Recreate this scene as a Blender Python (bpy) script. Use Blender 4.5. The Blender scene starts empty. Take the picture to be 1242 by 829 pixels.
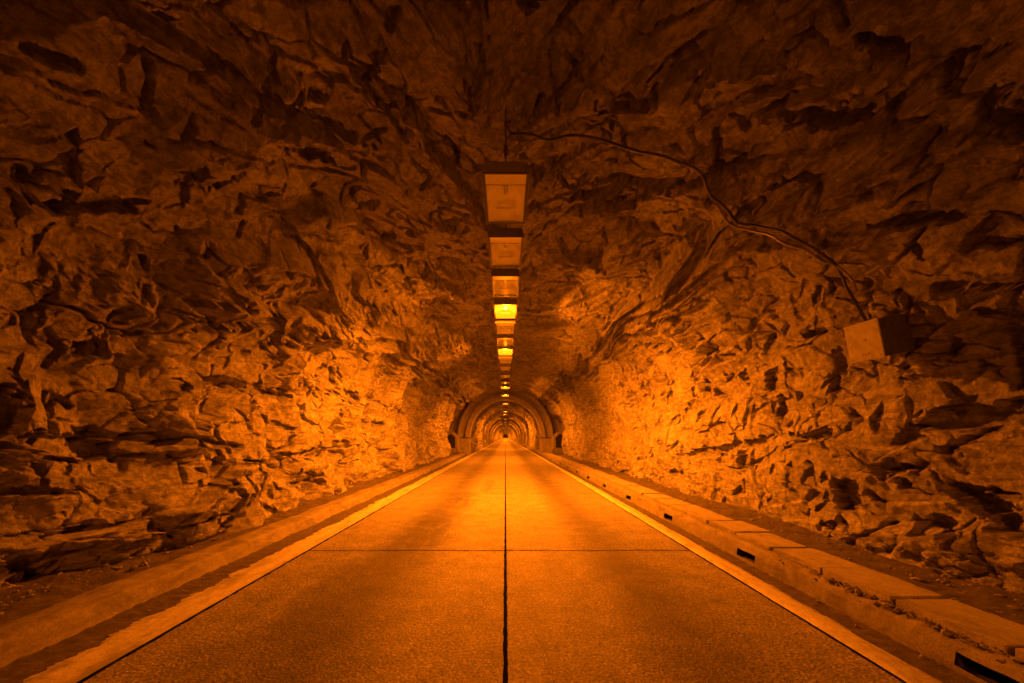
import bpy, bmesh, math, random
import numpy as np
from mathutils import Vector, Matrix

random.seed(7)
RNG = np.random.default_rng(11)
S = bpy.context.scene
COL = S.collection
H = 1.75                      # camera height
F = 560.0                     # focal length in photo pixels (1242 wide)
VPX, VPY = 613.0, 530.0

# ------------------------------------------------------------------ noise
def _hash(ix, iy, seed):
    h = (ix.astype(np.int64) * 374761393 + iy.astype(np.int64) * 668265263 + seed * 974634777) & 0xFFFFFFFF
    h = ((h ^ (h >> 13)) * 1274126177) & 0xFFFFFFFF
    h = ((h ^ (h >> 15)) * 2246822519) & 0xFFFFFFFF
    h = h ^ (h >> 16)
    return (h & 0xFFFFFF).astype(np.float32) / np.float32(0xFFFFFF)

def perlin(x, y, seed):
    x0 = np.floor(x); y0 = np.floor(y)
    fx = (x - x0).astype(np.float32); fy = (y - y0).astype(np.float32)
    ix = x0.astype(np.int64); iy = y0.astype(np.int64)
    def g(dx, dy):
        a = _hash(ix + dx, iy + dy, seed) * (2 * np.pi)
        return np.cos(a) * (fx - dx) + np.sin(a) * (fy - dy)
    sx = fx * fx * fx * (fx * (fx * 6 - 15) + 10)
    sy = fy * fy * fy * (fy * (fy * 6 - 15) + 10)
    a = g(0, 0); b = g(1, 0); c = g(0, 1); d = g(1, 1)
    return 1.5 * ((a + (b - a) * sx) * (1 - sy) + (c + (d - c) * sx) * sy)

def fbm(x, y, seed, octv=3, gain=.5, ridged=False):
    r = 0; a = 1
    for k in range(octv):
        n = perlin(x * 2 ** k, y * 2 ** k, seed + k * 17)
        if ridged: n = 1 - 2 * np.abs(n)
        r = r + a * n; a *= gain
    return r

def facets(u, v, cu, cv, seed, tilt, wu=None, wv=None):
    """broken flat-faced chunks: height of the nearest cell's tilted plane, and the edge distance; (wu, wv) bends only the cell borders"""
    x = u / cu; y = v / cv
    X = x if wu is None else wu / cu; Y = y if wv is None else wv / cv
    ix = np.floor(X).astype(np.int64); iy = np.floor(Y).astype(np.int64)
    b1 = np.full(x.shape, 9., np.float32); b2 = b1.copy(); h = np.zeros(x.shape, np.float32)
    for dx in (-1, 0, 1):
        for dy in (-1, 0, 1):
            jx = ix + dx; jy = iy + dy
            px = jx + _hash(jx, jy, seed); py = jy + _hash(jx, jy, seed + 1)
            ex = X - px; ey = Y - py
            d = ex * ex + ey * ey
            near = d < b1
            b2 = np.where(near, b1, np.minimum(b2, d))
            hh = (_hash(jx, jy, seed + 2) - .5) * 2 + tilt * ((_hash(jx, jy, seed + 3) - .5) * 2 * (x - px) + (_hash(jx, jy, seed + 4) - .5) * 2 * (y - py))
            h = np.where(near, hh, h)
            b1 = np.where(near, d, b1)
    return h, np.sqrt(b2) - np.sqrt(b1)

def tri(x, y, seed):
    """flat triangular faces with straight creases: random heights joined by planes"""
    k = (x + y) * .36602540
    X = x + k; Y = y + k
    fi = np.floor(X); fj = np.floor(Y)
    fx = (X - fi).astype(np.float32); fy = (Y - fj).astype(np.float32)
    i = fi.astype(np.int64); j = fj.astype(np.int64)
    a = _hash(i, j, seed); b = _hash(i + 1, j + 1, seed); lo = fx > fy
    c = np.where(lo, _hash(i + 1, j, seed), _hash(i, j + 1, seed))
    h = np.where(lo, a + fx * (c - a) + fy * (b - c), a + fy * (c - a) + fx * (b - c))
    return 2 * h - 1

def turn(a, p, q):
    c, s = math.cos(a), math.sin(a)
    return p * c + q * s, -p * s + q * c

def saw(b, lip=.12):
    """ledge: swells slowly, then breaks back sharply"""
    f = b - np.floor(b)
    return np.where(f < 1 - lip, f / (1 - lip), (1 - f) / lip) - .5

def sstep(a, b, x):
    t = np.clip((x - a) / (b - a), 0, 1)
    return t * t * (3 - 2 * t)

# ------------------------------------------------------------------ tunnel profile (x, z) by arc length, v=0 at the crown
CROWN = 6.2
_pts = [(-4.78, -.15), (-4.93, .8), (-5.0, 2.1)]
for k in range(1, 120):
    a = math.pi - math.pi * k / 120
    _pts.append((5.0 * math.cos(a), 2.1 + (CROWN - 2.1) * math.sin(a)))
_pts += [(5.0, 2.1), (5.0, .8), (4.95, -.15)]
_pts = np.array(_pts)
_arc = np.concatenate([[0], np.cumsum(np.hypot(*np.diff(_pts, axis=0).T))])
_arc -= _arc[-1] / 2
VMAX = _arc[-1]
def base(v):
    x = np.interp(v, _arc, _pts[:, 0]); z = np.interp(v, _arc, _pts[:, 1])
    e = .15
    tx = np.interp(v + e, _arc, _pts[:, 0]) - np.interp(v - e, _arc, _pts[:, 0])
    tz = np.interp(v + e, _arc, _pts[:, 1]) - np.interp(v - e, _arc, _pts[:, 1])
    L = np.hypot(tx, tz) + 1e-9
    return x, z, tx / L, tz / L          # inward normal is (tz, -tx)

def uv_at(px, py):
    """where along the tunnel (u) and round its section (v) the photo shows this spot of the rock"""
    vs = np.linspace(-VMAX, VMAX, 4001)
    x, z, _, _ = base(vs)
    X, Z = (px - VPX) / F, (VPY - py) / F
    rr = X * X + Z * Z
    y = (x * X + (z - H) * Z) / rr
    e = np.hypot(x - X * y, z - H - Z * y) + np.where(y < 0, 1e6, 0)
    k = int(np.argmin(e))
    return float(y[k]), float(vs[k])

# hollows (positive depth) and outcrops (negative depth) of the rock: photo x, y, half sizes, depth, tilt
SPOTS = [
    (110, 545, 85, 16, .30, 4), (60, 598, 60, 6, .25, 0), (18, 500, 22, 30, .28, 0), (110, 682, 55, 22, .14, -18), (332, 405, 7, 34, .28, 0),
    (290, 386, 60, 9, .22, -6), (420, 482, 13, 10, .30, 0), (400, 462, 10, 14, .25, 0), (455, 516, 12, 5, .22, 0), (225, 535, 60, 8, .22, 8),
    (130, 432, 22, 10, .25, 0), (250, 610, 14, 30, .2, 15), (165, 640, 60, 9, .2, -8), (375, 585, 14, 14, .22, 0), (300, 470, 50, 7, .2, 10),
    (395, 545, 40, 6, .2, -14), (250, 352, 46, 16, .22, 0), (475, 505, 9, 14, .2, 0), (470, 455, 14, 5, .22, 0),
    (1165, 506, 66, 18, .34, -6), (1190, 612, 64, 15, .34, 34), (1041, 600, 22, 22, .28, 0), (1110, 585, 10, 10, .2, 0), (1012, 455, 7, 36, .24, 8),
    (985, 408, 26, 6, .24, -16), (922, 466, 7, 15, .26, 12), (930, 497, 6, 15, .26, 14), (815, 425, 60, 4, .18, 8), (1095, 566, 26, 7, .24, 4), (870, 545, 70, 5, .16, -12),
    (985, 530, 60, 7, .2, -16), (1140, 640, 26, 16, .26, 20), (826, 575, 9, 6, .2, 0), (1216, 440, 20, 40, .24, 0), (1115, 408, 75, 48, -.12, 0), (762, 486, 6, 10, .22, 0), (893, 560, 6, 14, .2, 0), (1190, 345, 60, 8, .2, 0),
    (1072, 60, 42, 11, .28, 8), (1010, 142, 44, 17, .24, -8), (735, 235, 46, 17, .24, 0), (1120, 255, 60, 12, .22, -4), (970, 215, 30, 8, .22, 10), (1225, 150, 30, 30, .26, 0), (760, 120, 30, 20, .2, 0),
    (205, 28, 14, 10, .3, 40), (385, 150, 70, 10, .22, 24), (245, 225, 14, 20, .2, 0), (280, 240, 8, 22, .22, 0), (130, 265, 60, 12, .22, 6), (60, 70, 40, 8, .22, 24), (380, 200, 40, 12, .22, 28), (470, 130, 12, 60, .2, -35), (575, 60, 14, 60, .16, 0), (330, 95, 40, 12, .2, 20),
    (545, 428, 34, 16, -.42, -20), (440, 385, 70, 14, -.22, -4), (900, 85, 60, 10, -.16, -4), (1085, 200, 150, 16, -.20, -22), (900, 290, 140, 8, -.16, -8), (1010, 110, 180, 10, -.14, -20), (330, 85, 40, 22, -.16, 20), (120, 385, 60, 40, -.18, 20), (320, 175, 60, 36, -.14, 24), (760, 395, 50, 10, -.22, -8), (640, 260, 60, 10, -.0, 0), (1120, 660, 120, 20, -.14, 10),
]
BUMPS = []
for (sx, sy, rx, ry, dep, ang) in SPOTS:
    y0, v0 = uv_at(sx, sy)
    c, q = math.cos(math.radians(ang)), math.sin(math.radians(ang))
    ya, va = uv_at(sx + rx * c, sy + rx * q); yb, vb = uv_at(sx - q * ry, sy + c * ry)
    BUMPS.append((y0, v0, ya - y0, va - v0, yb - y0, vb - v0, dep))

def relief(u, v):
    """height of the rock above the base profile, positive = into the tunnel"""
    n1 = perlin(u / 1.7, v / 1.7, 3); n2 = perlin(u / .45, v / .45, 5); n3 = perlin(u / .12, v / .12, 6)
    m1 = perlin(u / 1.5, v / 1.5, 4); m2 = perlin(u / .4, v / .4, 8); m3 = perlin(u / .12, v / .12, 9)
    wu = u + .14 * n1 + .07 * n2 + .022 * n3
    wv = v + .13 * m1 + .06 * m2 + .022 * m3
    su = u + .03 * n2 + .018 * n3; sv = v + .03 * m2 + .018 * m3
    d = .20 * fbm(u / 3.8, v / 3.8, 21, 2)
    # faceted fracture faces, large to small; each set of creases bent by straight-edged shifts
    gu = u + .22 * tri(u / 1.9, v / 1.9, 301); gv = v + .22 * tri(u / 1.9 + 7.3, v / 1.9, 302)
    gu2 = gu + .08 * tri(u / .7, v / .7, 303); gv2 = gv + .08 * tri(u / .7 + 3.1, v / .7, 304)
    ceil = sstep(4.6, 3.2, np.abs(v) - .35 * perlin(u / 3, v / 3, 77))       # 1 on the ceiling
    right = sstep(-.6, .6, v)
    def rot(a, p, q):
        c, s = math.cos(a), math.sin(a)
        return p * c + q * s, -p * s + q * c
    def layer(a, cu, cv, seed, tilt, ws=1):
        p, q = rot(a, u, v); P, Q = rot(a, wu if ws else su, wv if ws else sv)
        return facets(p, q, cu, cv, seed, tilt, P, Q)
    flat = 1 - (.75 * sstep(-.05, .35, perlin(u / 2.4 + 3, v / 1.7, 87))) * (1 - .45 * right * (1 - ceil))
    rg = sstep(-.3, .5, perlin(u / 1.4 + 5, v / 1.4, 85)) * flat
    for sgn, am in ((1, .35), (-1, -.55)):
        w_ = (1 - right) if sgn > 0 else right
        aw = am * ceil + .12 * (1 - ceil)
        P = gu * np.cos(aw) + gv * np.sin(aw); Q = -gu * np.sin(aw) + gv * np.cos(aw)
        P2 = gu2 * np.cos(aw) + gv2 * np.sin(aw); Q2 = -gu2 * np.sin(aw) + gv2 * np.cos(aw)
        st = 1 + .7 * ceil
        t1 = .36 * tri(P / (1.6 * st), Q / 1.25, 311 + sgn) + .13 * tri(P2 / (.72 * st), Q2 / .5, 321 + sgn)
        calmer = 1 if sgn > 0 else 1 - .6 * (1 - ceil)
        t1 = calmer * t1 + calmer * (.006 + .042 * rg) * tri(P2 / (.34 * st), Q2 / .22, 331 + sgn) + calmer * (.003 + .018 * rg) * tri(P2 / (.15 * st), Q2 / .09, 341 + sgn)
        # ledges: bedding slabs broken off along their edge
        m1_ = sstep(-.25, .35, perlin(P / 2.6, Q / 1.1, 351)); m2_ = sstep(-.1, .4, perlin(P / 1.5, Q / .7, 353)) * flat
        t1 = t1 + .26 * m1_ * (1 if sgn > 0 else 1 - .5 * (1 - ceil)) * saw(sgn * Q / 1.15 + .35 * tri(P / 1.6, Q / 1.6, 355), .06) + .075 * m2_ * saw(sgn * Q / .37 + .5 * tri(P / .9, Q / .9, 357), .08)
        d = d + w_ * t1
    # bedding: layers run obliquely; two strikes on the roof, blocky on the walls
    hA, eA = layer(.35, 2.3, .75, 31, .8)
    hB, eB = layer(-.62, 2.6, .62, 41, .8)
    hC, eC = layer(.15, 1.35, .95, 51, 1.1)
    big = ceil * ((1 - right) * hA + right * hB) + (1 - ceil) * hC
    edge = ceil * ((1 - right) * eA + right * eB) + (1 - ceil) * eC
    lw = 1 - .35 * right * (1 - ceil)
    d = d + .045 * lw * big
    h2a, e2a = layer(.45, .70, .30, 61, 1.5); h2b, e2b = layer(-.5, .75, .28, 65, 1.5)
    h2 = np.where(right > .5, h2b, h2a); e2 = np.where(right > .5, e2b, e2a)
    mid = sstep(-.5, .25, perlin(u / 1.6, v / 1.6, 83)) * flat
    d = d + (.003 + .026 * mid) * lw * h2
    rough = sstep(-.25, .6, perlin(u / .9, v / .9, 81)) * flat
    h3, e3 = layer(.7, .26, .13, 71, 1.6, 0)
    d = d + (.002 + .010 * rough) * h3
    h4, e4 = layer(-.3, .095, .05, 91, 1.4, 0)
    d = d + (.001 + .006 * rough) * h4
    d = d + .003 * fbm(u / .16 + v / .3, v / .06 - u / .2, 101, 3, .6, True) + .007 * fbm(u / .13, v / .1, 107, 3, .6)
    # small angular holes where chips have come away
    for a_, cu_, cv_, sd_, dp_ in ((.5, .30, .12, 131, .13), (-.6, .34, .11, 137, .13), (1.4, .26, .10, 139, .12)):
        hh, ee = layer(a_, cu_, cv_, sd_, 0, 0)
        d = d - dp_ * sstep(.91, .93, hh) * sstep(0, .12, ee) * sstep(-.5, .1, perlin(u / .8, v / .8, sd_ + 2))
    # open joints between the large blocks
    m = sstep(.05, .35, perlin(u / 1.1, v / 1.1, 111))
    d = d - .20 * m * (1 - sstep(.0, .06, edge))
    d = d - .07 * sstep(.05, .3, perlin(u / .7, v / .7, 113)) * (1 - sstep(0, .10, e2))
    hq, _ = facets(u, v, .22, .13, 125, 1.0, su, sv)
    wq = .28 * hq + .16 * perlin(u / .3, v / .3, 121) + .08 * perlin(u / .1, v / .1, 122)
    for (y0, v0, ay, av, by, bv, dep) in BUMPS:
        det = ay * bv - av * by
        R = 1.8 * max(abs(ay), abs(by)) ; 
        msk = (np.abs(u - y0) < 2.2 * (abs(ay) + abs(by)) + .1) & (np.abs(v - v0) < 2.2 * (abs(av) + abs(bv)) + .1)
        if not msk.any() or abs(det) < 1e-6: continue
        du, dv = u[msk] - y0, v[msk] - v0
        a = (du * bv - dv * by) / det; b = (ay * dv - av * du) / det
        q = (np.abs(a) ** 3 + np.abs(b) ** 3) ** (1 / 3.) + wq[msk]
        if dep > 0: d[msk] -= .75 * dep * (1 - sstep(.84, .94, q))
        else: d[msk] -= dep * (1 - sstep(.3, 1.15, q)) * (.8 - .35 * np.clip(b, -1, 1))
    # scaled (barred-down) smoother roof further in
    d = d + .3 * sstep(46, 52, u) * perlin(u / 2.2, v / 9., 151) + .2 * sstep(46, 52, u)
    calm = sstep(13, 22, u) * sstep(6.2, 4.6, np.abs(v))
    d = d * (1 - .25 * calm)
    # room for the niches beside the concrete arch
    d = d - .75 * np.exp(-((u - 43.2) / 2.2) ** 2) * sstep(5.2, 6.4, np.abs(v))
    d = np.where(d > .5, .5 + (d - .5) * .3, d)
    d = d - .1 * np.exp(-(v / 1.0) ** 2)
    return d

def rock_points(U, V, gain=1.0):
    x, z, tx, tz = base(V)
    d = relief(U, V) * gain
    # protruding blocks lean a little downwards and towards the dark side, so that they overhang
    side = np.sign(V)
    lean = .12 * np.clip(d, -.3, .3) * sstep(.8, 2.5, np.abs(V))
    X = x + tz * d + side * tx * lean
    Z = z - tx * d + side * tz * lean
    Y = U + .12 * np.clip(d, -.3, .3)
    return X, Y, Z

# ------------------------------------------------------------------ mesh helpers
def link(o, parent=None):
    COL.objects.link(o)
    if parent is not None: o.parent = parent
    return o

def grid_mesh(name, X, Y, Z, mat, smooth=True, flip=False, sharp=0):
    n, m = X.shape
    me = bpy.data.meshes.new(name)
    co = np.stack([X, Y, Z], -1).reshape(-1, 3).astype(np.float32)
    i = np.arange(n * m).reshape(n, m)
    q = np.stack([i[:-1, :-1], i[:-1, 1:], i[1:, 1:], i[1:, :-1]], -1).reshape(-1, 4)
    if flip: q = q[:, ::-1]
    me.vertices.add(len(co)); me.vertices.foreach_set('co', co.ravel())
    me.loops.add(q.size); me.loops.foreach_set('vertex_index', q.ravel().astype(np.int32))
    me.polygons.add(len(q)); me.polygons.foreach_set('loop_start', np.arange(0, q.size, 4, dtype=np.int32))
    me.polygons.foreach_set('use_smooth', np.full(len(q), smooth))
    me.update(); me.validate()
    if sharp: me.set_sharp_from_angle(angle=math.radians(sharp))
    me.materials.append(mat)
    return link(bpy.data.objects.new(name, me))

def bm_obj(name, bm, mat, parent=None, smooth=False):
    me = bpy.data.meshes.new(name)
    bmesh.ops.recalc_face_normals(bm, faces=bm.faces)
    bm.to_mesh(me); bm.free()
    if smooth:
        for p in me.polygons: p.use_smooth = True
    me.materials.append(mat)
    return link(bpy.data.objects.new(name, me), parent)

def add_box(bm, lo, hi, bevel=0.0):
    r = bmesh.ops.create_cube(bm, size=1)
    vs = r['verts']
    for v in vs:
        v.co = Vector([lo[k] + (v.co[k] + .5) * (hi[k] - lo[k]) for k in range(3)])
    if bevel:
        es = list({e for v in vs for e in v.link_edges})
        bmesh.ops.bevel(bm, geom=es, offset=bevel, segments=2, affect='EDGES', profile=.5)
    return vs

def add_tube(bm, pts, r, n=8, cap=True):
    pts = [Vector(p) for p in pts]
    rings = []
    up = Vector((0, 0, 1))
    for i, p in enumerate(pts):
        t = (pts[min(i + 1, len(pts) - 1)] - pts[max(i - 1, 0)]).normalized()
        a = t.cross(up)
        if a.length < .05: a = t.cross(Vector((0, 1, 0)))
        a.normalize(); b = t.cross(a).normalized()
        rr = r[i] if isinstance(r, (list, tuple)) else r
        rings.append([bm.verts.new(p + a * rr * math.cos(2 * math.pi * k / n) + b * rr * math.sin(2 * math.pi * k / n)) for k in range(n)])
    for i in range(len(rings) - 1):
        for k in range(n):
            bm.faces.new((rings[i][k], rings[i][(k + 1) % n], rings[i + 1][(k + 1) % n], rings[i + 1][k]))
    if cap:
        bm.faces.new(rings[0][::-1]); bm.faces.new(rings[-1])

def tag(o, label=None, cat=None, group=None, kind=None):
    if label: o['label'] = label
    if cat: o['category'] = cat
    if group: o['group'] = group
    if kind: o['kind'] = kind
    return o

def empty(name, loc=(0, 0, 0), rot=(0, 0, 0)):
    o = bpy.data.objects.new(name, None); o.empty_display_size = .1
    o.location = loc; o.rotation_euler = rot
    return link(o)

def copy_tree(root):
    r = root.copy(); COL.objects.link(r)
    for ch in list(root.children):
        c = ch.copy(); COL.objects.link(c); c.parent = r
        for g in list(ch.children):
            d = g.copy(); COL.objects.link(d); d.parent = c
    return r

# ------------------------------------------------------------------ materials
class NT:
    def __init__(s, name):
        s.m = bpy.data.materials.new(name); s.m.use_nodes = True
        s.t = s.m.node_tree; s.b = s.t.nodes['Principled BSDF']; s.out = s.t.nodes['Material Output']
        s.co = s.n('ShaderNodeTexCoord').outputs['Object']
    def n(s, typ, **kw):
        x = s.t.nodes.new(typ)
        for k, v in kw.items(): setattr(x, k, v)
        return x
    def l(s, a, b): s.t.links.new(a, b)
    def mapped(s, scale=(1, 1, 1), rot=(0, 0, 0)):
        m = s.n('ShaderNodeMapping'); m.inputs['Scale'].default_value = scale; m.inputs['Rotation'].default_value = rot
        s.l(s.co, m.inputs['Vector']); return m.outputs[0]
    def noise(s, scale, detail=4, rough=.6, vec=None, dist=0):
        x = s.n('ShaderNodeTexNoise'); x.inputs['Scale'].default_value = scale; x.inputs['Detail'].default_value = detail
        x.inputs['Roughness'].default_value = rough; x.inputs['Distortion'].default_value = dist
        s.l(vec or s.co, x.inputs['Vector']); return x.outputs['Fac']
    def vor(s, scale, feature='F1', out='Distance', vec=None):
        x = s.n('ShaderNodeTexVoronoi', feature=feature); x.inputs['Scale'].default_value = scale
        s.l(vec or s.co, x.inputs['Vector']); return x.outputs[out]
    def ramp(s, fac, stops):
        r = s.n('ShaderNodeValToRGB'); e = r.color_ramp.elements
        while len(e) < len(stops): e.new(.5)
        for k, (p, c) in enumerate(stops):
            e[k].position = p; e[k].color = (c, c, c, 1) if isinstance(c, (int, float)) else (*c, 1)
        s.l(fac, r.inputs['Fac']); return r.outputs['Color']
    def mix(s, fac, a, b, blend='MIX'):
        x = s.n('ShaderNodeMix', data_type='RGBA', blend_type=blend)
        for sock, v in ((0, fac), (6, a), (7, b)):
            if isinstance(v, (int, float)): x.inputs[sock].default_value = v if sock == 0 else (v, v, v, 1)
            elif isinstance(v, tuple): x.inputs[sock].default_value = (*v, 1)
            else: s.l(v, x.inputs[sock])
        return x.outputs[2]
    def math(s, op, a, b=0.0):
        x = s.n('ShaderNodeMath', operation=op)
        for k, v in enumerate((a, b)):
            if isinstance(v, (int, float)): x.inputs[k].default_value = v
            else: s.l(v, x.inputs[k])
        return x.outputs[0]
    def color(s, c):
        if isinstance(c, tuple): s.b.inputs['Base Color'].default_value = (*c, 1)
        else: s.l(c, s.b.inputs['Base Color'])
    def rough(s, r):
        if isinstance(r, (int, float)): s.b.inputs['Roughness'].default_value = r
        else: s.l(r, s.b.inputs['Roughness'])
    def bump(s, h, dist, strength=1.0, prev=None):
        b = s.n('ShaderNodeBump'); b.inputs['Distance'].default_value = dist; b.inputs['Strength'].default_value = strength
        s.l(h, b.inputs['Height'])
        if prev is not None: s.l(prev, b.inputs['Normal'])
        s.l(b.outputs[0], s.b.inputs['Normal']); return b.outputs[0]

def mat_rock():
    n = NT('blasted_rock')
    a = n.noise(.9, 6, .62); b = n.noise(9, 9, .75, dist=.5)
    st = n.noise(3.2, 8, .7, n.mapped((1, .35, 2.4), (.5, .2, .4)), 1.0)
    c = n.ramp(a, [(.3, (.30, .295, .29)), (.5, (.40, .395, .385)), (.72, (.48, .475, .465))])
    c = n.mix(n.ramp(b, [(.42, .85), (.52, 0)]), c, (.19, .18, .17))
    c = n.mix(n.ramp(b, [(.54, 0), (.64, .8)]), c, (.55, .54, .52))
    c = n.mix(n.ramp(st, [(.50, 0), (.60, .75)]), c, (.15, .145, .14))
    c = n.mix(n.ramp(n.noise(3.3, 6, .7), [(.60, 0), (.70, .6)]), c, (.58, .57, .55))
    sp = n.noise(60, 4, .75)
    c = n.mix(n.ramp(sp, [(.37, .6), (.46, 0)]), c, (.14, .135, .13))
    n.color(c); n.rough(.8)
    h = n.bump(n.noise(22, 10, .75, n.mapped((1, .8, 1.3), (.4, .3, 0)), .3), .06, 1.0)
    h = n.bump(n.vor(38, 'DISTANCE_TO_EDGE', 'Distance', n.mapped((1, .6, 1.8), (.5, .7, .2))), .012, .7, h)
    n.bump(sp, .012, .9, h)
    n.b.inputs['Specular IOR Level'].default_value = .3
    return n.m

def mat_road():
    n = NT('road_concrete')
    x = n.n('ShaderNodeSeparateXYZ'); n.l(n.co, x.inputs[0])
    ag = n.vor(45); ag2 = n.noise(150, 3, .7)
    long = n.noise(1.0, 4, .6, n.mapped((1.3, .06, 1)))
    pat = n.noise(.8, 5, .6)
    wob = n.math('MULTIPLY', n.math('SUBTRACT', n.noise(1.4, 5, .7), .5), .55)
    xx = n.math('ADD', x.outputs[0], wob)
    # paler dusty concrete along the edges
    er = n.ramp(n.math('ADD', n.math('MULTIPLY', xx, .5), -.2), [(.94, 0), (1.0, 0)])
    edge_r = n.n('ShaderNodeMapRange'); edge_r.interpolation_type = 'SMOOTHSTEP'
    n.l(xx, edge_r.inputs[0]); edge_r.inputs[1].default_value = 2.45; edge_r.inputs[2].default_value = 2.72
    edge_l = n.n('ShaderNodeMapRange'); edge_l.interpolation_type = 'SMOOTHSTEP'
    n.l(xx, edge_l.inputs[0]); edge_l.inputs[1].default_value = -2.75; edge_l.inputs[2].default_value = -3.1
    edge = n.math('MAXIMUM', edge_r.outputs[0], edge_l.outputs[0])
    # darker oil band and paler wheel tracks of each lane
    ax = n.math('ABSOLUTE', xx)
    lane = n.math('ABSOLUTE', n.math('SUBTRACT', ax, 1.55))
    oil = n.n('ShaderNodeMapRange'); n.l(lane, oil.inputs[0]); oil.inputs[1].default_value = .65; oil.inputs[2].default_value = .1
    c = n.mix(long, (.14, .137, .132), (.23, .225, .216))
    c = n.mix(n.math('MULTIPLY', oil.outputs[0], .75), c, (.055, .052, .05))
    c = n.mix(n.math('MULTIPLY', n.ramp(pat, [(.52, 0), (.75, 1)]), .4), c, (.17, .163, .155))
    c = n.mix(n.math('MULTIPLY', edge, .8), c, (.22, .21, .2))
    # skid and oil stains in the left lane
    def spot(cx, cy, rx, ry, thr):
        sx = n.n('ShaderNodeMapRange'); sx.interpolation_type = 'SMOOTHSTEP'
        n.l(n.math('ABSOLUTE', n.math('ADD', xx, -cx)), sx.inputs[0]); sx.inputs[1].default_value = rx; sx.inputs[2].default_value = rx * .2
        sy = n.n('ShaderNodeMapRange'); sy.interpolation_type = 'SMOOTHSTEP'
        n.l(n.math('ABSOLUTE', n.math('SUBTRACT', x.outputs[1], cy)), sy.inputs[0]); sy.inputs[1].default_value = ry; sy.inputs[2].default_value = ry * .25
        return n.math('MULTIPLY', n.math('MULTIPLY', sx.outputs[0], sy.outputs[0]), n.ramp(sm, [(thr - .12, 0), (thr + .05, 1)]))
    sm = n.noise(3.0, 6, .75, n.mapped((1.5, .5, 1)))
    for cx, cy, rx, ry, thr, al in ((-1.45, 8.7, .75, 3.2, .46, .95), (-1.2, 12.8, .5, 2.2, .50, .9), (-1.9, 5.0, .8, 2.8, .44, .55), (1.55, 5.2, .7, 2.8, .5, .3), (-.6, 17., .3, 3., .52, .6), (1.4, 20., .4, 5., .55, .5)):
        c = n.mix(n.math('MULTIPLY', spot(cx, cy, rx, ry, thr), al), c, (.035, .033, .031))
    # exposed aggregate: pale and dark stones, pits
    c = n.mix(1.0, c, n.ramp(n.noise(42, 5, .8), [(.36, .35), (.5, 1.0), (.64, 1.75)]), 'MULTIPLY')
    c = n.mix(1.0, c, n.ramp(n.vor(60, out='Color'), [(.1, .55), (.5, 1.0), (.9, 1.6)]), 'MULTIPLY')
    c = n.mix(1.0, c, n.ramp(n.noise(2.3, 5, .7), [(.35, .78), (.65, 1.22)]), 'MULTIPLY')
    c = n.mix(n.ramp(n.noise(11, 3, .5), [(.70, 0), (.73, .85)]), c, (.03, .029, .028))
    n.color(c)
    n.rough(n.mix(n.noise(3, 4, .6), .55, .80)); n.b.inputs['Specular IOR Level'].default_value = .25
    h = n.bump(ag, .008, .8)
    n.bump(n.noise(150, 3, .7), .006, .8, h)
    return n.m

def mat_ground(name, c0, c1, sc, bumpd, rough=.9, stain=None, spec=.3):
    n = NT(name)
    a = n.noise(sc, 7, .68)
    c = n.mix(n.ramp(a, [(.32, 0), (.68, 1)]), c0, c1)
    if stain:
        st = n.noise(2.6, 7, .7, n.mapped((2, .5, 2)), .7)
        c = n.mix(n.ramp(st, [(.48, 0), (.64, .8)]), c, stain)
    c = n.mix(n.ramp(n.noise(55, 4, .7), [(.36, .6), (.5, 0)]), c, tuple(k * .45 for k in c0))
    n.color(c); n.rough(rough); n.b.inputs['Specular IOR Level'].default_value = spec
    h = n.bump(n.noise(18, 8, .7), bumpd, .8)
    n.bump(n.noise(120, 3, .6), bumpd * .3, .7, h)
    return n.m

def mat_metal(name, c0, c1, rough, metallic=.0, sc=14):
    n = NT(name)
    a = n.noise(sc, 6, .65); b = n.noise(3.5, 5, .6)
    c = n.mix(n.ramp(a, [(.35, 0), (.7, 1)]), c0, c1)
    c = n.mix(n.ramp(b, [(.55, 0), (.7, .6)]), c, tuple(k * .55 for k in c0))
    n.color(c); n.b.inputs['Metallic'].default_value = metallic
    n.rough(n.mix(a, rough * .8, min(1, rough * 1.2)))
    n.bump(a, .002, .4)
    return n.m

def mat_emit(name, col, strength, cam_var=True):
    n = NT(name)
    n.color((.6, .6, .55)); n.rough(.3)
    n.b.inputs['Emission Color'].default_value = (*col, 1)
    if cam_var:
        w = n.n('ShaderNodeTexWave'); w.inputs['Scale'].default_value = 9; n.l(n.co, w.inputs['Vector'])
        n.l(n.math('MULTIPLY', n.math('ADD', n.math('MULTIPLY', w.outputs['Fac'], .3), .8), strength), n.b.inputs['Emission Strength'])
    else:
        n.b.inputs['Emission Strength'].default_value = strength
    return n.m

def mat_lit(name, col, strength):
    n = NT(name)
    t = n.n('ShaderNodeBsdfTransparent'); t.inputs[0].default_value = (.9, .85, .7, 1)
    e = n.n('ShaderNodeEmission'); e.inputs[0].default_value = (*col, 1)
    w = n.noise(4, 3, .6, n.mapped((7, 1.2, 1)))
    n.l(n.math('MULTIPLY', n.math('ADD', w, .45), strength), e.inputs[1])
    a = n.n('ShaderNodeMixShader'); a.inputs[0].default_value = .55
    n.l(t.outputs[0], a.inputs[1]); n.l(e.outputs[0], a.inputs[2]); n.l(a.outputs[0], n.out.inputs['Surface'])
    return n.m

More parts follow.
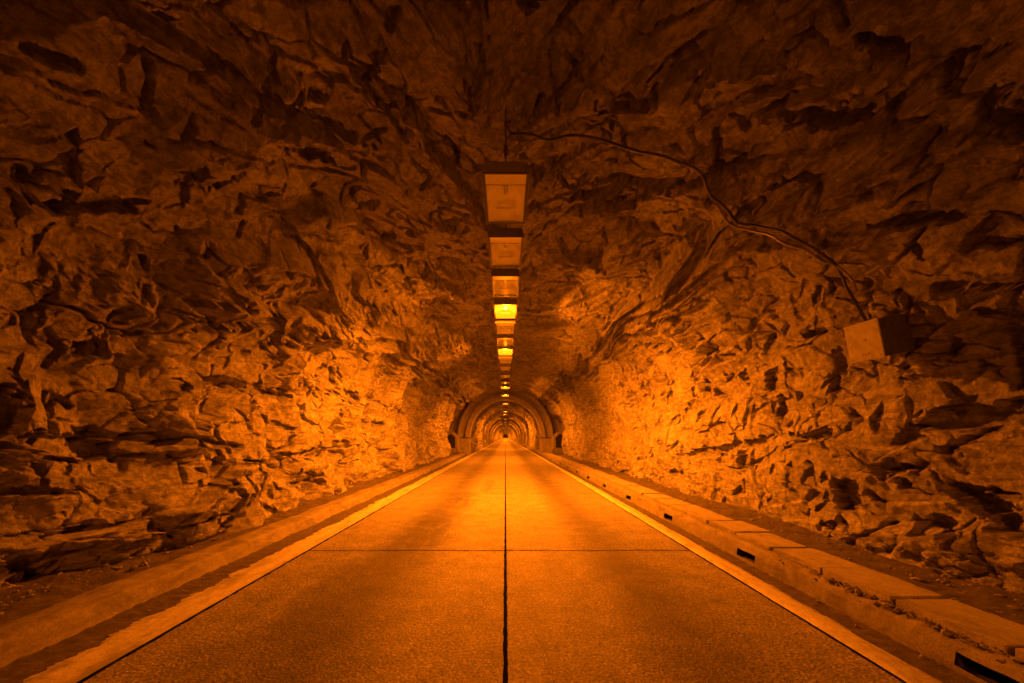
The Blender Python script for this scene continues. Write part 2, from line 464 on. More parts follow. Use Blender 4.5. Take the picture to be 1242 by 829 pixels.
def mat_glass():
    n = NT('lens_glass')
    t = n.n('ShaderNodeBsdfTransparent'); t.inputs[0].default_value = (.97, .97, .96, 1)
    d = n.n('ShaderNodeBsdfDiffuse')
    n.l(n.mix(n.noise(25, 4, .6, n.mapped((6, .6, 1))), (.5, .5, .48), (.8, .8, .78)), d.inputs[0])
    g = n.n('ShaderNodeBsdfGlossy'); g.inputs['Roughness'].default_value = .15
    a = n.n('ShaderNodeMixShader'); n.l(n.math('MULTIPLY', n.noise(5, 4, .6, n.mapped((5, .8, 1))), .12), a.inputs[0])
    n.l(t.outputs[0], a.inputs[1]); n.l(d.outputs[0], a.inputs[2])
    b = n.n('ShaderNodeMixShader'); b.inputs[0].default_value = .06
    n.l(a.outputs[0], b.inputs[1]); n.l(g.outputs[0], b.inputs[2])
    n.l(b.outputs[0], n.out.inputs['Surface'])
    return n.m

M = dict(
    rock=mat_rock(), road=mat_road(),
    tar=mat_ground('joint_tar', (.006, .006, .006), (.014, .014, .014), 20, .01, 1.0, None, 0.0),
    dirt=mat_ground('gutter_dirt', (.05, .046, .042), (.12, .11, .10), 6, .02, .95),
    verge=mat_ground('verge_dirt', (.055, .05, .045), (.14, .13, .12), 5, .05, .95),
    kerb=mat_ground('kerb_concrete', (.16, .15, .14), (.27, .26, .24), 4, .012, .8, (.09, .085, .08)),
    slab=mat_ground('pavement_concrete', (.27, .26, .24), (.38, .36, .34), 5, .008, .8, (.17, .16, .15)),
    apron=mat_ground('pale_edge_concrete', (.30, .29, .27), (.42, .40, .37), 5, .01, .75, (.22, .21, .2)),
    paint=mat_ground('line_paint', (.44, .43, .40), (.66, .64, .59), 8, .008, .6, (.22, .21, .20)),
    concrete=mat_ground('arch_concrete', (.24, .235, .225), (.34, .33, .315), 2, .02, .85, (.16, .15, .14)),
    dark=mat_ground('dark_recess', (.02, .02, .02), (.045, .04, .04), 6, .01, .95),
    stone=mat_ground('loose_stone', (.12, .115, .11), (.30, .28, .26), 9, .015, .85),
    housing=mat_metal('lamp_housing_metal', (.24, .235, .23), (.36, .35, .34), .6, .3),
    frame=mat_metal('lens_frame_metal', (.04, .038, .036), (.08, .075, .07), .7, .2),
    lid_lit=mat_metal('junction_box_lid_lit', (.30, .29, .28), (.44, .43, .42), .6, .0, 12),  # lid made paler: the box's lit side put into its colour
    enamel=mat_metal('lamp_enamel', (.78, .77, .75), (.86, .85, .83), .45, 0, 22),
    enamel2=mat_metal('lamp_cover_plate', (.66, .64, .61), (.76, .74, .70), .5, 0, 22),
    box_shaded=mat_metal('galvanised_box_shaded', (.09, .087, .085), (.16, .155, .15), .55, .35, 18),  # body made darker: the box's shaded side put into its colour
    cable=mat_metal('cable_rubber', (.03, .028, .026), (.09, .085, .08), .55, 0, 40),
    conduit=mat_metal('conduit_metal', (.2, .19, .18), (.34, .32, .3), .5, .5, 40),
    rust=mat_metal('rusty_steel', (.07, .05, .04), (.22, .16, .12), .7, .3, 40),
    glass=mat_glass(),
    lens=mat_lit('lit_lens', (1, .27, .003), 1.9),
    bulb=mat_emit('lit_bulb', (1, .7, .3), 60, False),
)

# ------------------------------------------------------------------ rock: dense where it is near, coarser further in
def rows(y0, y1, dmin, k):
    r = [y0]
    while r[-1] < y1:
        r.append(r[-1] + max(dmin, k * abs(r[-1])))
    return r
VC = [-VMAX]
QUAL = 1.0
Unear = np.array([-24 + .3 * k for k in range(85)] + [1.5 + .05 * k for k in range(38)] + rows(3.4, 46.5, .015 / QUAL, .0030 / QUAL))
Vnear = np.linspace(-VMAX, VMAX, int(2 * VMAX / (.0165 / QUAL)))
Ug, Vg = np.meshgrid(Unear, Vnear, indexing='ij')
PX_ = [
    # photo x, photo y, photo radius, depth, stretch, angle of the hollow
]
RX, RY, RZ = rock_points(Ug, Vg)
CUT = 5.15
iL = int(np.searchsorted(Vnear, -CUT)); iR = int(np.searchsorted(Vnear, CUT))
rock_objs = []
for nm, a, b in (('wall_left', 0, iL + 1), ('ceiling', iL, iR + 1), ('wall_right', iR, len(Vnear))):
    o = grid_mesh(nm, RX[:, a:b], RY[:, a:b], RZ[:, a:b], M['rock'], True, True, 32)
    tag(o, {'wall_left': 'rough blasted rock wall on the left of the road', 'ceiling': 'rough rock tunnel roof', 'wall_right': 'rough blasted rock wall on the right of the road'}[nm], kind='structure')
Ufar = np.array(rows(46.5, 760, .12, .006))
Vfar = np.linspace(-VMAX, VMAX, 150)
Uf, Vf = np.meshgrid(Ufar, Vfar, indexing='ij')
fx, fy, fz = rock_points(Uf, Vf, 1.15)
pinch = 1 - .16 * np.clip((Uf - 50) / 6, 0, 1)
close = np.clip((756 - Uf) / 6, .01, 1)      # rock end added to close off the dark open bore
o = grid_mesh('tunnel_rock', fx * pinch * close, fy, fz * close, M['rock'], False, True)
tag(o, 'far rock bore of the tunnel beyond the first arch', kind='structure')

def surf_at(px, py, inset=.04, ymax=30):
    """nearest rock point that the photo shows at this pixel, moved off the rock"""
    global _proj
    try: _proj
    except NameError:
        d = np.maximum(RY, .5)
        _proj = (VPX + F * RX / d, VPY - F * (RZ - H) / d)
    e = (_proj[0] - px) ** 2 + (_proj[1] - py) ** 2 + np.where((RY < 2) | (RY > ymax), 1e9, 0)
    i, j = np.unravel_index(np.argmin(e), e.shape)
    a, b = max(i - 8, 0), min(i + 9, RX.shape[0]); c, f = max(j - 8, 0), min(j + 9, RX.shape[1])
    p = Vector((RX[i, j], RY[i, j], RZ[i, j]))
    x, z, tx, tz = base(np.array([Vnear[j]]))
    nx, nz = tz[0], -tx[0]
    if inset > .01:
        hi = ((RX[a:b, c:f] - p.x) * nx + (RZ[a:b, c:f] - p.z) * nz).max()
        inset = inset + min(max(hi, 0), .22)
    return p + Vector((nx, 0, nz)) * inset, Vector((tz[0], 0, -tx[0])), Vnear[j]

# ------------------------------------------------------------------ road and its edges
YEND = 760.
SL = F * H / 138.0
def wob(t, seed, amp, sc=.15):
    t = np.asarray(t, float)
    return amp * (perlin(t / sc, t * 0 + seed * 3.7, seed) + .5 * perlin(t / (sc * .3), t * 0 + 1.3, seed + 5))

def slab_poly(x0, x1, y0, y1, gl, gr, seed, fine):
    """outline of one concrete slab with chipped edges"""
    n = max(4, int((y1 - y0) / fine)); m = max(3, int((x1 - x0) / fine))
    ys = np.linspace(y0, y1, n); xs = np.linspace(x0, x1, m)
    L = [(x0 + gl + wob([y], 2 if x0 < -1 else 7, .006 if x0 > -1 else .008)[0], y) for y in ys]
    R = [(x1 - gr + wob([y], 9 if x1 > 1 else 8, .006)[0], y) for y in ys]
    def ej(x, k): return wob([x + k * 11.3], 13, .008)[0] + .05 * perlin(np.array([x / 1.6]), np.array([k * 2.1]), 14)[0]
    bot = [(x, y0 + .024 + ej(x, y0)) for x in xs[1:-1]]
    top = [(x, y1 - .024 + ej(x, y1)) for x in xs[1:-1]]
    L[0] = (L[0][0], y0 + .024 + ej(x0, y0)); L[-1] = (L[-1][0], y1 - .024 + ej(x0, y1))
    R[0] = (R[0][0], y0 + .024 + ej(x1, y0)); R[-1] = (R[-1][0], y1 - .024 + ej(x1, y1))
    return bot and ([L[0]] + bot + R + top[::-1] + L[::-1][:-1])
bm = bmesh.new()
y = -SL * 3; k = 0
while y < YEND:
    y1 = y + SL
    fine = .05 if y < 16 else (.3 if y < 40 else 2.)
    for (x0, x1, gl, gr) in ((-3.03, 0, .016, .018), (0, 2.84, .018, .012)):
        P = slab_poly(x0, x1, y, y1, gl, gr, k, fine)
        bm.faces.new([bm.verts.new((p[0], p[1], 0)) for p in P])
    y = y1; k += 1
r = bmesh.ops.extrude_face_region(bm, geom=bm.faces[:])
for v in r['geom']:
    if isinstance(v, bmesh.types.BMVert): v.co.z = -.03
bmesh.ops.recalc_face_normals(bm, faces=bm.faces)
road = tag(bm_obj('road', bm, M['road']), 'two lane concrete road of worn slabs', kind='structure')
bm = bmesh.new(); add_box(bm, (-3.12, -24, -.2), (2.92, YEND, -.011))
tag(bm_obj('road_joint_filler', bm, M['tar']), 'black tar in the joints between road slabs', kind='structure')
bm = bmesh.new(); add_box(bm, (-60, -60, -.9), (60, YEND + 10, -.5))
tag(bm_obj('ground', bm, M['verge']), 'ground under the tunnel', kind='structure')

Yrow = np.array([-24 + .5 * k for k in range(50)] + rows(1.2, YEND, .022, .005))
def strip(name, pts, mat, amp=0., seed=1, sc=.2, lab='', edge=None, skip=None):
    """extrude an (x, z) cross-section along the tunnel with uneven surfaces; edge(y) gives ragged outer columns"""
    P = np.array(pts, float)
    n = len(Yrow)
    X = np.repeat(P[None, :, 0], n, 0); Z = np.repeat(P[None, :, 1], n, 0); Y = np.repeat(Yrow[:, None], len(P), 1)
    if edge: X = X + edge(Y, X)
    if amp:
        Z = Z + amp * fbm(X / sc, Y / sc, seed, 3); X = X + amp * .5 * fbm(X / sc + 9.1, Y / sc, seed + 3, 2)
    return X, Y, Z
def put(name, XYZ, mat, lab, flip=False, smooth=True):
    return tag(grid_mesh(name, *XYZ, mat, smooth, flip), lab, kind='structure')
def lin(a, b, n): return [(a[0] + (b[0] - a[0]) * k / n, a[1] + (b[1] - a[1]) * k / n) for k in range(n + 1)]

# left: pale edge strip with a ragged outer edge, dirt gutter, low worn kerb, dirt at the foot of the rock
def rag(Y, X, where, seed, amp=1.0):
    w = where(X)
    return w * amp * (.05 * perlin(Y / .9, Y * 0 + .3, seed) + .06 * perlin(Y / .14, Y * 0 + .7, seed + 1) + .05 * perlin(Y / .05, Y * 0, seed + 2))
put('edge_line', strip('', [(-3.045, .006), (-3.15, .006), (-3.28, .005), (-3.42, .002), (-3.50, -.022)], M['apron'], .002, 1, .4,
    edge=lambda Y, X: rag(Y, X, lambda x: np.clip((-3.2 - x) / .2, 0, 1), 201)), M['paint'], 'worn pale edge strip beside the left lane')
put('gutter', strip('', lin((-3.03, -.018), (-3.93, -.02), 18), M['dirt'], .010, 211, .12), M['dirt'], 'dirty gutter on the left')
kl = [(-3.84, -.05), (-3.88, .01), (-3.90, .06), (-3.92, .115), (-3.932, .14), (-3.95, .152), (-3.98, .156), (-4.06, .160), (-4.16, .163), (-4.24, .165), (-4.30, .15), (-4.36, .08)]
put('kerb', strip('', kl, M['kerb'], .012, 221, .30, edge=lambda Y, X: .05 * perlin(Y / 1.1, X * 0 + 2, 222)), M['kerb'], 'low worn concrete kerb on the left')
put('verge', strip('', lin((-4.22, .14), (-5.7, .20), 40), M['verge'], .028, 231, .35,
    edge=lambda Y, X: 0 * Y), M['verge'], 'dirt at the foot of the left rock wall')
# right
put('edge_line', strip('', [(2.855, .004), (2.885, .022), (2.95, .028), (3.03, .022), (3.10, .008), (3.15, -.02)], M['paint'], .002, 5, .3,
    edge=lambda Y, X: rag(Y, X, lambda x: np.clip((x - 3.0) / .1, 0, 1), 205, .35)), M['paint'], 'worn raised pale edge strip beside the right lane', True)
put('gutter', strip('', lin((2.83, -.022), (3.5, -.03), 16), M['dirt'], .010, 215, .12), M['dirt'], 'dirty gutter on the right', True)

# right kerb with drain openings in its face
INL = [3.27] + [3.45 + 3.13 * k for k in range(1, 16)]
Yk = []
for y in Yrow:
    if not any(i - .30 < y < i + .30 for i in INL): Yk.append(y)
for i in INL: Yk += [i - .25, i - .2499, i - .12, i, i + .12, i + .2499, i + .25]
Yk = np.array(sorted(Yk))
kr = [(3.40, -.06), (3.415, .012), (3.43, .11), (3.445, .16), (3.46, .20), (3.49, .222), (3.54, .228), (3.57, .222), (3.60, .13)]
P = np.array(kr); n = len(Yk)
X = np.repeat(P[None, :, 0], n, 0); Z = np.repeat(P[None, :, 1], n, 0); Y = np.repeat(Yk[:, None], len(P), 1)
broken = sstep(2.2, 3.2, Y) * (1 - sstep(5.0, 6.2, Y)) * np.clip((X - 3.43) / .05, 0, 1)
X = X + .03 * perlin(Y / 1.4, Y * 0 + 4, 242) * np.clip((Z - .11) / .1, 0, 1) + .006 * fbm(X / .2, Y / .2, 243, 3)
Z = Z + .006 * fbm(X / .2 + 3, Y / .2, 244, 3) - broken * (.035 + .03 * fbm(X / .2, Y / .16, 245, 4))
me = bpy.data.meshes.new('kerb')
co = np.stack([X, Y, Z], -1).reshape(-1, 3)
faces = []
m = len(P)
for a in range(n - 1):
    ymid = (Yk[a] + Yk[a + 1]) / 2
    hole = any(abs(ymid - i) < .2495 for i in INL)
    for b in range(m - 1):
        if hole and b == 1: continue
        faces.append((a * m + b, (a + 1) * m + b, (a + 1) * m + b + 1, a * m + b + 1))
me.from_pydata(co.tolist(), [], faces); me.update()
for p in me.polygons: p.use_smooth = True
me.materials.append(M['kerb'])
tag(link(bpy.data.objects.new('kerb', me)), 'concrete kerb with drain openings on the right', kind='structure')
ordn = ['long dark drain slot in the kerb nearest the bottom corner', 'dark drain slot in the right kerb beside the near road joint', 'third drain slot along the right kerb from the near corner',
        'fourth drain slot along the right kerb from the near corner', 'fifth drain slot along the right kerb from the near corner']
src = None
for k, yi in enumerate(INL):
    if src is None:
        bm = bmesh.new()
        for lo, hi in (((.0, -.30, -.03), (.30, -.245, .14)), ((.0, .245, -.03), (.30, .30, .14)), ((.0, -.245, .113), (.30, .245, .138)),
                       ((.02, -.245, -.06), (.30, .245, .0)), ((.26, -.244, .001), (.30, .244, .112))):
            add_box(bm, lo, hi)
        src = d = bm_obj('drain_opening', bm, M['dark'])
    else:
        d = src.copy(); COL.objects.link(d)
    d.location = (3.452, yi, 0)
    if k == 0: d.scale = (1, 1, 1)
    tag(d, ordn[k] if k < 5 else 'small far drain slot in the right kerb', 'drain', 'drain slots along the right kerb')

# pavement: concrete slabs about a metre long, their joints open
bm = bmesh.new()
y = -23.3; k = 0
while y < 150:
    L = .985
    x0 = 3.60 + random.uniform(-.012, .012); x1 = 4.14 + random.uniform(-.05, .04)
    z = .255 + random.uniform(-.008, .008)
    sk = random.uniform(-.015, .015); g = random.uniform(.026, .036)
    n_ = 8
    tilt = random.uniform(-.006, .006)
    out = [(x0 + wob([y + t * L], 31, .006)[0], y + g + t * (L - 2 * g)) for t in np.linspace(0, 1, n_)]
    inn = [(x1 + rag(np.array([[y + t * L]]), 0, lambda x: 1., 33, .3)[0, 0], y + g + sk + t * (L - 2 * g)) for t in np.linspace(1, 0, n_ * 2)]
    f = bm.faces.new([bm.verts.new((p[0], p[1], z + tilt * (p[1] - y))) for p in out + inn])
    r = bmesh.ops.extrude_face_region(bm, geom=[f])
    for v in r['geom']:
        if isinstance(v, bmesh.types.BMVert): v.co.z -= .12
    y += L; k += 1
bmesh.ops.recalc_face_normals(bm, faces=bm.faces)
tag(bm_obj('pavement', bm, M['slab']), 'narrow pavement of concrete slabs on the right', kind='structure')
put('verge', strip('', lin((3.58, .12), (3.9, .13), 8)[:-1] + lin((3.9, .13), (4.12, .215), 5)[:-1] + lin((4.12, .215), (5.8, .28), 46), M['verge'], .022, 235, .35), M['verge'], 'dirt at the foot of the right rock wall', True)

# rubble: loose stones along the wall feet and the broken kerb
def rubble():
    ico = bmesh.new(); bmesh.ops.create_icosphere(ico, subdivisions=1, radius=1)
    iv = np.array([v.co[:] for v in ico.verts]); iff = np.array([[v.index for v in f.verts] for f in ico.faces]); ico.free()
    VV, FF = [], []; off = 0
    def add(x, y, z, s):
        nonlocal off
        w = iv * (1 + RNG.uniform(-.32, .32, (len(iv), 1))) * s * np.array([RNG.uniform(.7, 1.4), RNG.uniform(.7, 1.4), RNG.uniform(.45, .8)])
        a = RNG.uniform(0, 6.28); c, q = math.cos(a), math.sin(a)
        w = np.stack([w[:, 0] * c - w[:, 1] * q, w[:, 0] * q + w[:, 1] * c, w[:, 2]], 1) + np.array([x, y, z])
        VV.append(w); FF.append(iff + off); off += len(iv)
    for _ in range(900):
        y = 3 + RNG.exponential(8)
        t = RNG.random() ** .6
        add(-4.3 - .75 * t, y, .16 + .04 * t, RNG.lognormal(-4.6, .6))
    for _ in range(900):
        y = 3 + RNG.exponential(8)
        t = RNG.random() ** .6
        add(4.2 + .75 * t, y, .22 + .03 * t, RNG.lognormal(-4.6, .6))
    for _ in range(420):
        y = RNG.normal(4.3, .9)
        add(3.56 + RNG.normal(0, .05), y, .20 + RNG.uniform(-.03, .01), RNG.lognormal(-4.5, .5))
    for _ in range(160):
        y = 2.8 + RNG.exponential(6)
        s = RNG.choice([-1, 1])
        add((-3.5 - RNG.random() * .4) if s < 0 else (3.15 + RNG.random() * .25), y, -.015, RNG.lognormal(-4.8, .4))
    V_ = np.concatenate(VV); F_ = np.concatenate(FF)
    me = bpy.data.meshes.new('rubble'); me.from_pydata(V_.tolist(), [], F_.tolist()); me.update()
    me.materials.append(M['stone'])
    tag(link(bpy.data.objects.new('rubble', me)), 'loose stones and grit at the foot of the rock walls', 'rubble', kind='stuff')
rubble()

# ------------------------------------------------------------------ ceiling lights
LZ = H + 3.42        # height of the glass
def make_fixture(lit):
    W, L, Hh = .285, .69, .15       # half width, half length, height
    t = empty('ceiling_light')
    bm = bmesh.new()                 # housing: open-bottomed tapered tray
    def ring(hw, hl, z): return [bm.verts.new(p) for p in ((-hw, -hl, z), (hw, -hl, z), (hw, hl, z), (-hw, hl, z))]
    o0 = ring(W + .025, L + .025, 0); o1 = ring(W + .018, L + .018, .045); o2 = ring(W - .01, L - .01, Hh); i0 = ring(W, L, 0); i1 = ring(W - .02, L - .02, Hh - .012)
    for a, b in ((o0, o1), (o1, o2), (i0, i1), (o0, i0)):
        for k in range(4): bm.faces.new((a[k], a[(k + 1) % 4], b[(k + 1) % 4], b[k]))
    bm.faces.new(o2); bm.faces.new(i1)
    bm_obj('housing', bm, M['housing'], t)
    bm = bmesh.new()                 # lens frame bars (dark), each side
    for lo, hi in (((-W - .02, -L - .02, -.016), (-W + .016, L + .02, -.002)), ((W - .016, -L - .02, -.016), (W + .02, L + .02, -.002)),
                   ((-W + .016, -L - .02, -.016), (W - .016, -L + .012, -.002)), ((-W + .016, L - .012, -.016), (W - .016, L + .02, -.002)),
                   ((-W + .017, -L + .255, -.014), (W - .017, -L + .272, -.003))):
        add_box(bm, lo, hi, .002)
    bm_obj('lens_frame', bm, M['frame'], t)
    bm = bmesh.new(); add_box(bm, (-W + .014, -L + .013, -.012), (W - .014, -L + .254, -.004), .001)
    bm_obj('ballast_cover', bm, M['lens'] if False else M['enamel2'], t)
    bm = bmesh.new()                 # reflector trough
    xs = [(-W + .004, .004), (-W + .05, .05), (-.135, .095), (-.13, .104), (.13, .104), (.135, .095), (W - .05, .05), (W - .004, .004)]
    y0, y1 = -L + .275, L - .006
    prof = [[bm.verts.new((x, yy, z)) for x, z in xs] for yy in (y0, y1 - .22, y1)]
    for v, (x, z) in zip(prof[2], xs): v.co.z = .004 + z * .25
    for r_ in range(2):
        for k in range(len(xs) - 1): bm.faces.new((prof[r_][k], prof[r_][k + 1], prof[r_ + 1][k + 1], prof[r_ + 1][k]))
    bm.faces.new(prof[0])
    bm_obj('reflector', bm, M['enamel'], t)
    bm = bmesh.new()
    add_tube(bm, [(0, y0 + .004, .06), (0, y0 + .17, .06)], .034, 12)
    bm_obj('lamp_socket', bm, M['conduit'], t, True)
    bm = bmesh.new()
    add_tube(bm, [(0, y0 + .171, .06), (0, y0 + .2, .06), (0, y0 + .26, .06), (0, y0 + .34, .06), (0, y0 + .37, .06)], [.018, .024, .026, .022, .008], 12)
    bm_obj('bulb', bm, M['bulb'] if lit else M['conduit'], t, True)
    bm = bmesh.new(); add_box(bm, (-.145, L - .40, .02), (.145, L - .34, .06)); 
    bm_obj('crossbar', bm, M['enamel2'], t)
    bm = bmesh.new(); add_box(bm, (-W + .017, -L + .273, -.0125), (W - .017, L - .013, -.0045))
    bm_obj('lens', bm, M['lens'] if lit else M['glass'], t)
    for yy in (-L + .09, L - .09):
        bm = bmesh.new()             # hanger rod with a turnbuckle
        add_tube(bm, [(0, yy, Hh - .005), (0, yy, Hh + .12), (0, yy, Hh + .13), (0, yy, Hh + .26), (0, yy, Hh + .27), (0, yy, Hh + .75)], [.010, .010, .024, .024, .011, .011], 8)
        add_box(bm, (-.05, yy - .03, Hh - .004), (.05, yy + .03, Hh + .018), .003)
        bm_obj('hanger_rod', bm, M['rust'], t)
    return t

def lamp_for(t, energy):
    ld = bpy.data.lights.new('lamp', 'SPOT')
    ld.energy = energy; ld.color = (1, .168, .002);
    ld.shadow_soft_size = .02; ld.spot_size = math.radians(179.9); ld.spot_blend = .55
    o = bpy.data.objects.new('lamp', ld); link(o, t)
    o.location = (0, 0.0, -.034)
    gd = bpy.data.lights.new('roof_fill', 'POINT')
    gd.energy = energy * .09; gd.color = (1, .168, .002); gd.shadow_soft_size = .03
    g = bpy.data.objects.new('roof_fill', gd); link(g, t); g.location = (0, 0, -.11)  # point light added below the lens to brighten the roof
    return o

FIX = []      # (y, lit)
zs = [(6.66, 0), (8.56, 0), (10.52, 0), (12.62, 1), (14.6, 0), (16.6, 0), (18.6, 1), (20.9, 0), (23.2, 0), (26.2, 0), (29.3, 0), (32.2, 1), (38.4, 1), (48.0, 1), (56., 0), (63., 1)]
for y in (-11.5, -24.): zs.append((y, 1))  # unseen fixtures added behind the camera as weak fill light
y = 71.
k = 0
while y < 740:
    k += 1; zs.append((y, 1 if k % 2 or y > 200 else 0)); y += 7.0 + y * .03
proto = {}
LAMP_E = 4700
ordw = ['nearest the camera', 'second from the camera', 'third from the camera']
for i, (yy, lit) in enumerate(zs):
    if lit not in proto:
        t = proto[lit] = make_fixture(lit)
    else:
        t = copy_tree(proto[lit])
    t.location = (random.uniform(-.01, .01), yy, LZ + random.uniform(-.01, .01))
    FIX.append((t, yy, lit))
    if yy < 0: lab = 'added unseen ceiling light behind the camera, for fill'
    elif i < 3: lab = 'unlit ceiling light with pale glass, ' + ordw[i]
    elif i == 3: lab = 'nearest glowing ceiling light with a white hot bulb'
    elif i in (4, 5): lab = ['dull unlit light right behind the nearest glowing light', 'dull unlit light just before the second glowing light'][i - 4]
    elif i == 6: lab = 'second glowing ceiling light from the camera'
    elif yy < 31: lab = 'small dull unlit ceiling light between the second and third glowing lights'
    elif i == 11: lab = 'third glowing ceiling light from the camera'
    elif i == 12: lab = 'fourth glowing ceiling light, before the first concrete arch'
    elif i == 14: lab = 'dull unlit ceiling light inside the first concrete arch'
    elif not lit: lab = 'tiny dull unlit ceiling light between glowing ones past the first arch'
    else: lab = 'tiny glowing ceiling light deep in the tunnel past the first arch'
    tag(t, lab, 'ceiling light', 'row of ceiling lights along the tunnel roof')
for t, yy, lit in FIX:
    if lit and yy < 745: lamp_for(t, LAMP_E * (.75 if yy < 0 else 1 if yy < 15 else .7 if yy < 30 else .45 if yy < 40 else .3 if yy < 50 else .3 if yy < 70 else .6 if yy < 110 else 1.0))

# ------------------------------------------------------------------ concrete arches
def arch(y0, ri, ro, depth, spring, full):
    t = empty('concrete_arch', (0, y0, 0))
    Hs = spring
    def archpts(r, n=48): return [(r * math.cos(math.pi * k / n), Hs + r * 1.06 * math.sin(math.pi * k / n)) for k in range(n + 1)]
    def ring(name, r0, r1, ya, yb, mat):
        bm = bmesh.new(); n = 48
        A = archpts(r0); B = archpts(r1)
        V = [[bm.verts.new((p[0], yy, p[1])) for p in pts] for pts, yy in ((A, ya), (B, ya), (B, yb), (A, yb))]
        for q in range(4):
            a, b = V[q], V[(q + 1) % 4]
            for k in range(n): bm.faces.new((a[k], a[k + 1], b[k + 1], b[k]))
        for e in (0, n): bm.faces.new([V[q][e] for q in range(4)])
        return bm_obj(name, bm, mat, t)
    if full:
        g = (ro - ri)
        ring('inner_arch', ri, ri + g * .36, 0, depth, M['concrete'])
        ring('arch_groove', ri + g * .362, ri + g * .66, .40, depth, M['concrete'])
        ring('outer_arch', ri + g * .662, ro, 0, depth, M['concrete'])
        ring('arch_backing', ro + .002, ro + 2.6, .9, depth, M['concrete'])
    else:
        ring('inner_arch', ri, ro, 0, depth, M['concrete'])
        ring('arch_backing', ro + .002, ro + 2.6, .3, depth, M['concrete'])
    for s in (-1, 1):
        bm = bmesh.new()
        a, b = sorted((s * ri, s * ro))
        add_box(bm, (a, 0.0, -.1), (b, depth, Hs - .07), .02)
        bm_obj('pillar', bm, M['concrete'], t)
        if full:
            bm = bmesh.new(); add_box(bm, (a - .04, -.05, Hs - .069), (b + .04, depth + .02, Hs - .001), .01)
            bm_obj('capital', bm, M['dark'], t)
    return t
a1 = arch(44.6, 3.45, 4.62, 1.6, 1.68, True)
tag(a1, 'concrete arch with a double rim, first across the tunnel', 'arch', 'concrete arches along the tunnel')
far = [90, 96, 103, 111, 120, 131, 144, 160, 180, 205, 235, 280]
src = None
for yy in far:
    if src is None: src = t = arch(yy, 3.5, 4.3, 1.2, 1.7, False)
    else:
        t = copy_tree(src); t.location = (0, yy, 0)
    tag(t, 'small dim concrete arch deep in the tunnel beyond the first arch', 'arch', 'concrete arches along the tunnel')

# niches beside the first arch
for s in (-1, 1):
    t = empty('wall_niche', (s * 5.15, 43.4, .2), (0, 0, s * .35))
    bm = bmesh.new()
    o_ = [(-.62, 0), (.62, 0), (.62, 1.55), (0, 2.05), (-.62, 1.55)]; i_ = [(-.46, .5), (.46, .5), (.46, 1.48), (0, 1.85), (-.46, 1.48)]
    V = [[bm.verts.new((p[0], yy, p[1])) for p in pts] for pts, yy in ((o_, 0), (i_, 0), (i_, .45), (o_, .6))]
    for q in range(3):
        for k in range(5): bm.faces.new((V[q][k], V[q][(k + 1) % 5], V[q + 1][(k + 1) % 5], V[q + 1][k]))
    bm_obj('surround', bm, M['concrete'], t)
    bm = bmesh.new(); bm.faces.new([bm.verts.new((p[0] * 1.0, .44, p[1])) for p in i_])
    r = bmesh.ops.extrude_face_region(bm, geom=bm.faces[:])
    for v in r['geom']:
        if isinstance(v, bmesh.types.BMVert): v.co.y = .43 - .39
    bm_obj('recess_shade', bm, M['dark'], t)  # near-black plug, the shade inside the niche put into its colour
    tag(t, 'dark pointed niche beside the left pillar of the first arch' if s < 0 else 'dark pointed niche beside the right pillar of the first arch', 'niche', 'niches beside the first concrete arch')

# ------------------------------------------------------------------ junction box on the right wall
def junction_box():
    c, nrm, vv = surf_at(1068, 410, .0, 12)
    print('box at', c)
    t = empty('junction_box', (4.36, 5.60, 2.905), (0, 0, 0))
    # local frame: +X out of the wall (towards the road)
    out = Vector((-1, -.12, -.2)).normalized()
    up = Vector((-.2, .0, 1.0)); up = (up - out * up.dot(out)).normalized()
    sd = up.cross(out).normalized()
    R = Matrix((out, sd, up)).transposed()
    t.rotation_euler = R.to_euler()
    s = .225
    bm = bmesh.new(); add_box(bm, (-.75, -s, -s), (0.0, s, s), .006)
    bm_obj('body', bm, M['box_shaded'], t)
    bm = bmesh.new(); add_box(bm, (.002, -s - .008, -s - .008), (.022, s + .008, s + .008), .005)
    lid = bm_obj('lid', bm, M['lid_lit'], t)
    bm = bmesh.new()
    for a in (-1, 1):
        for b in (-1, 1):
            add_tube(bm, [(.0225, a * (s - .03), b * (s - .03)), (.028, a * (s - .03), b * (s - .03))], .010, 8)
    add_tube(bm, [(.0225, .02, .02), (.030, .02, .02)], .012, 8)
    bm_obj('screw', bm, M['conduit'], lid)
    bm = bmesh.new()
    for k in range(3):
        a = -.04 + .04 * k
        add_box(bm, (.0225, a - .004, -s + .05), (.0235, a + .004, -s + .085)); add_box(bm, (.0225, a + .006, -s + .062), (.0235, a + .02, -s + .068))
    bm_obj('faded_mark', bm, M['rust'], lid)
    tag(t, 'square metal junction box tilted out from the right rock wall', 'junction box')
    return t, R
jb, JR = junction_box()
bpy.context.view_layer.update()

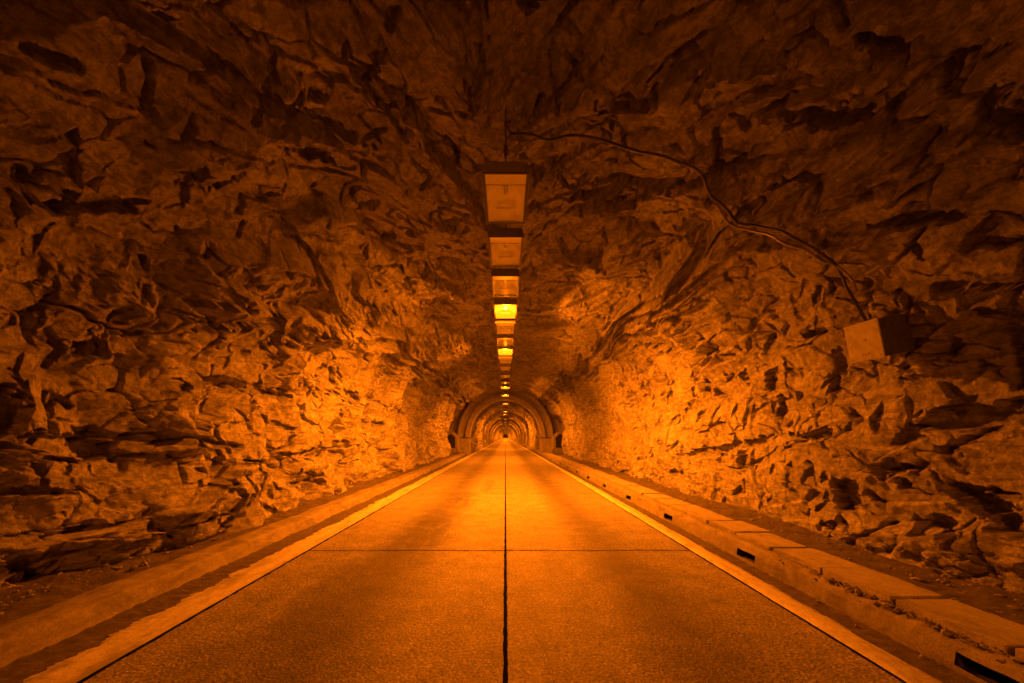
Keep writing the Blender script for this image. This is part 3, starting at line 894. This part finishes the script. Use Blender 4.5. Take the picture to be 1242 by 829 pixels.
def cable(name, pix, r, end, label, mat, inset=.04):
    pts = []
    for k in range(len(pix) - 1):
        (x0, y0), (x1, y1) = pix[k], pix[k + 1]
        n = max(2, int(math.hypot(x1 - x0, y1 - y0) / 9))
        for q in range(n):
            pts.append(surf_at(x0 + (x1 - x0) * q / n, y0 + (y1 - y0) * q / n, inset, 14)[0])
    P = np.array([p[:] for p in pts])
    for _ in range(2):
        Q = P.copy(); Q[1:-1] = .5 * P[1:-1] + .25 * (P[:-2] + P[2:]); P = Q
    L = [Vector(p) for p in P]
    if end: 
        a = L[-1]; e = Vector(end)
        L = L[:-2] + [e]
    bm = bmesh.new(); add_tube(bm, L, r, 8)
    o = bm_obj(name, bm, mat, None, True)
    tag(o, label, 'cable')
    return L
top = jb.matrix_world @ Vector((-.06, .02, .22))
cable('cable', [(618, 153), (660, 155), (735, 161), (790, 179), (845, 196), (866, 205), (872, 222), (880, 240), (905, 258), (960, 272), (1003, 298), (1026, 320), (1042, 355), (1052, 380)], .019, top,
      'long dark cable from the roof hook to the junction box', M['cable'])
cable('cable', [(874, 240), (903, 264), (957, 281), (998, 307), (1024, 318), (1047, 336), (1053, 362)], .017, None,
      'shorter paler conduit hugging the long cable above the junction box', M['conduit'], .045)
labs = ['spiky cable clamp on the roof between the lights and the bend', 'dark bunched cable clamp at the sharp bend of the cable', 'small cable clamp with a spike just above the junction box cable loop']
for (px, py), lab in zip(((733, 160), (864, 202), (1000, 297)), labs):
    p, nr, _ = surf_at(px, py, .0, 14)
    t = empty('cable_clamp', p)
    bm = bmesh.new()
    add_tube(bm, [Vector((0, 0, 0)) - nr * .1, nr * .09], .012, 8)
    add_box(bm, (-.03, -.02, -.03), (.03, .02, .03), .004)
    bm_obj('anchor_bolt', bm, M['rust'], t)
    bm = bmesh.new()
    for q in range(3):
        dv = (Vector((random.uniform(-1, 1), random.uniform(-.6, .6), random.uniform(-.2, 1)))).normalized()
        add_tube(bm, [nr * .04, nr * .05 + dv * .06, nr * .07 + dv * .16], [.006, .006, .004], 6)
    bm_obj('wire_tail', bm, M['cable'], t)
    tag(t, lab, 'cable clamp', 'clamps holding the cable to the roof')
p, nr, _ = surf_at(616, 150, .0, 14)
t = empty('roof_hook', p)
bm = bmesh.new(); add_tube(bm, [(0, 0, .1), (0, 0, -.08), (.03, 0, -.12), (.03, 0, -.18), (0, 0, -.21), (-.03, 0, -.18)], .013, 8)
bm_obj('hook', bm, M['rust'], t)
bm = bmesh.new(); add_box(bm, (-.05, -.05, -.03), (.05, .05, .02), .006); bm_obj('plate', bm, M['rust'], t)
tag(t, 'rusty steel hook in the roof above the nearest light', 'hook')

# ------------------------------------------------------------------ world, camera, view
w = bpy.data.worlds.new('World'); S.world = w; w.use_nodes = True
nt = w.node_tree; bg = nt.nodes['Background']
sky = nt.nodes.new('ShaderNodeTexSky'); sky.sky_type = 'NISHITA'; sky.sun_disc = False
sky.sun_elevation = math.radians(-3); sky.sun_rotation = math.radians(200)
nt.links.new(sky.outputs[0], bg.inputs[0]); bg.inputs[1].default_value = .01

cam = bpy.data.cameras.new('camera'); co = link(bpy.data.objects.new('camera', cam))
co.location = (0, 0, H); co.rotation_euler = (math.radians(90), 0, 0)
cam.sensor_width = 36; cam.lens = 36 * F / 1242
cam.shift_x = (621 - VPX) / 1242; cam.shift_y = (VPY - 414.5) / 1242
cam.clip_start = .05; cam.clip_end = 2000
S.camera = co
S.view_settings.view_transform = 'Standard'; S.view_settings.look = 'None'
S.view_settings.gamma = 1; S.view_settings.exposure = .62
S.view_settings.use_curve_mapping = False
S.render.engine = 'CYCLES'
S.cycles.use_denoising = True
S.cycles.max_bounces = 8; S.cycles.diffuse_bounces = 5; S.cycles.glossy_bounces = 3
S.cycles.sample_clamp_indirect = 4
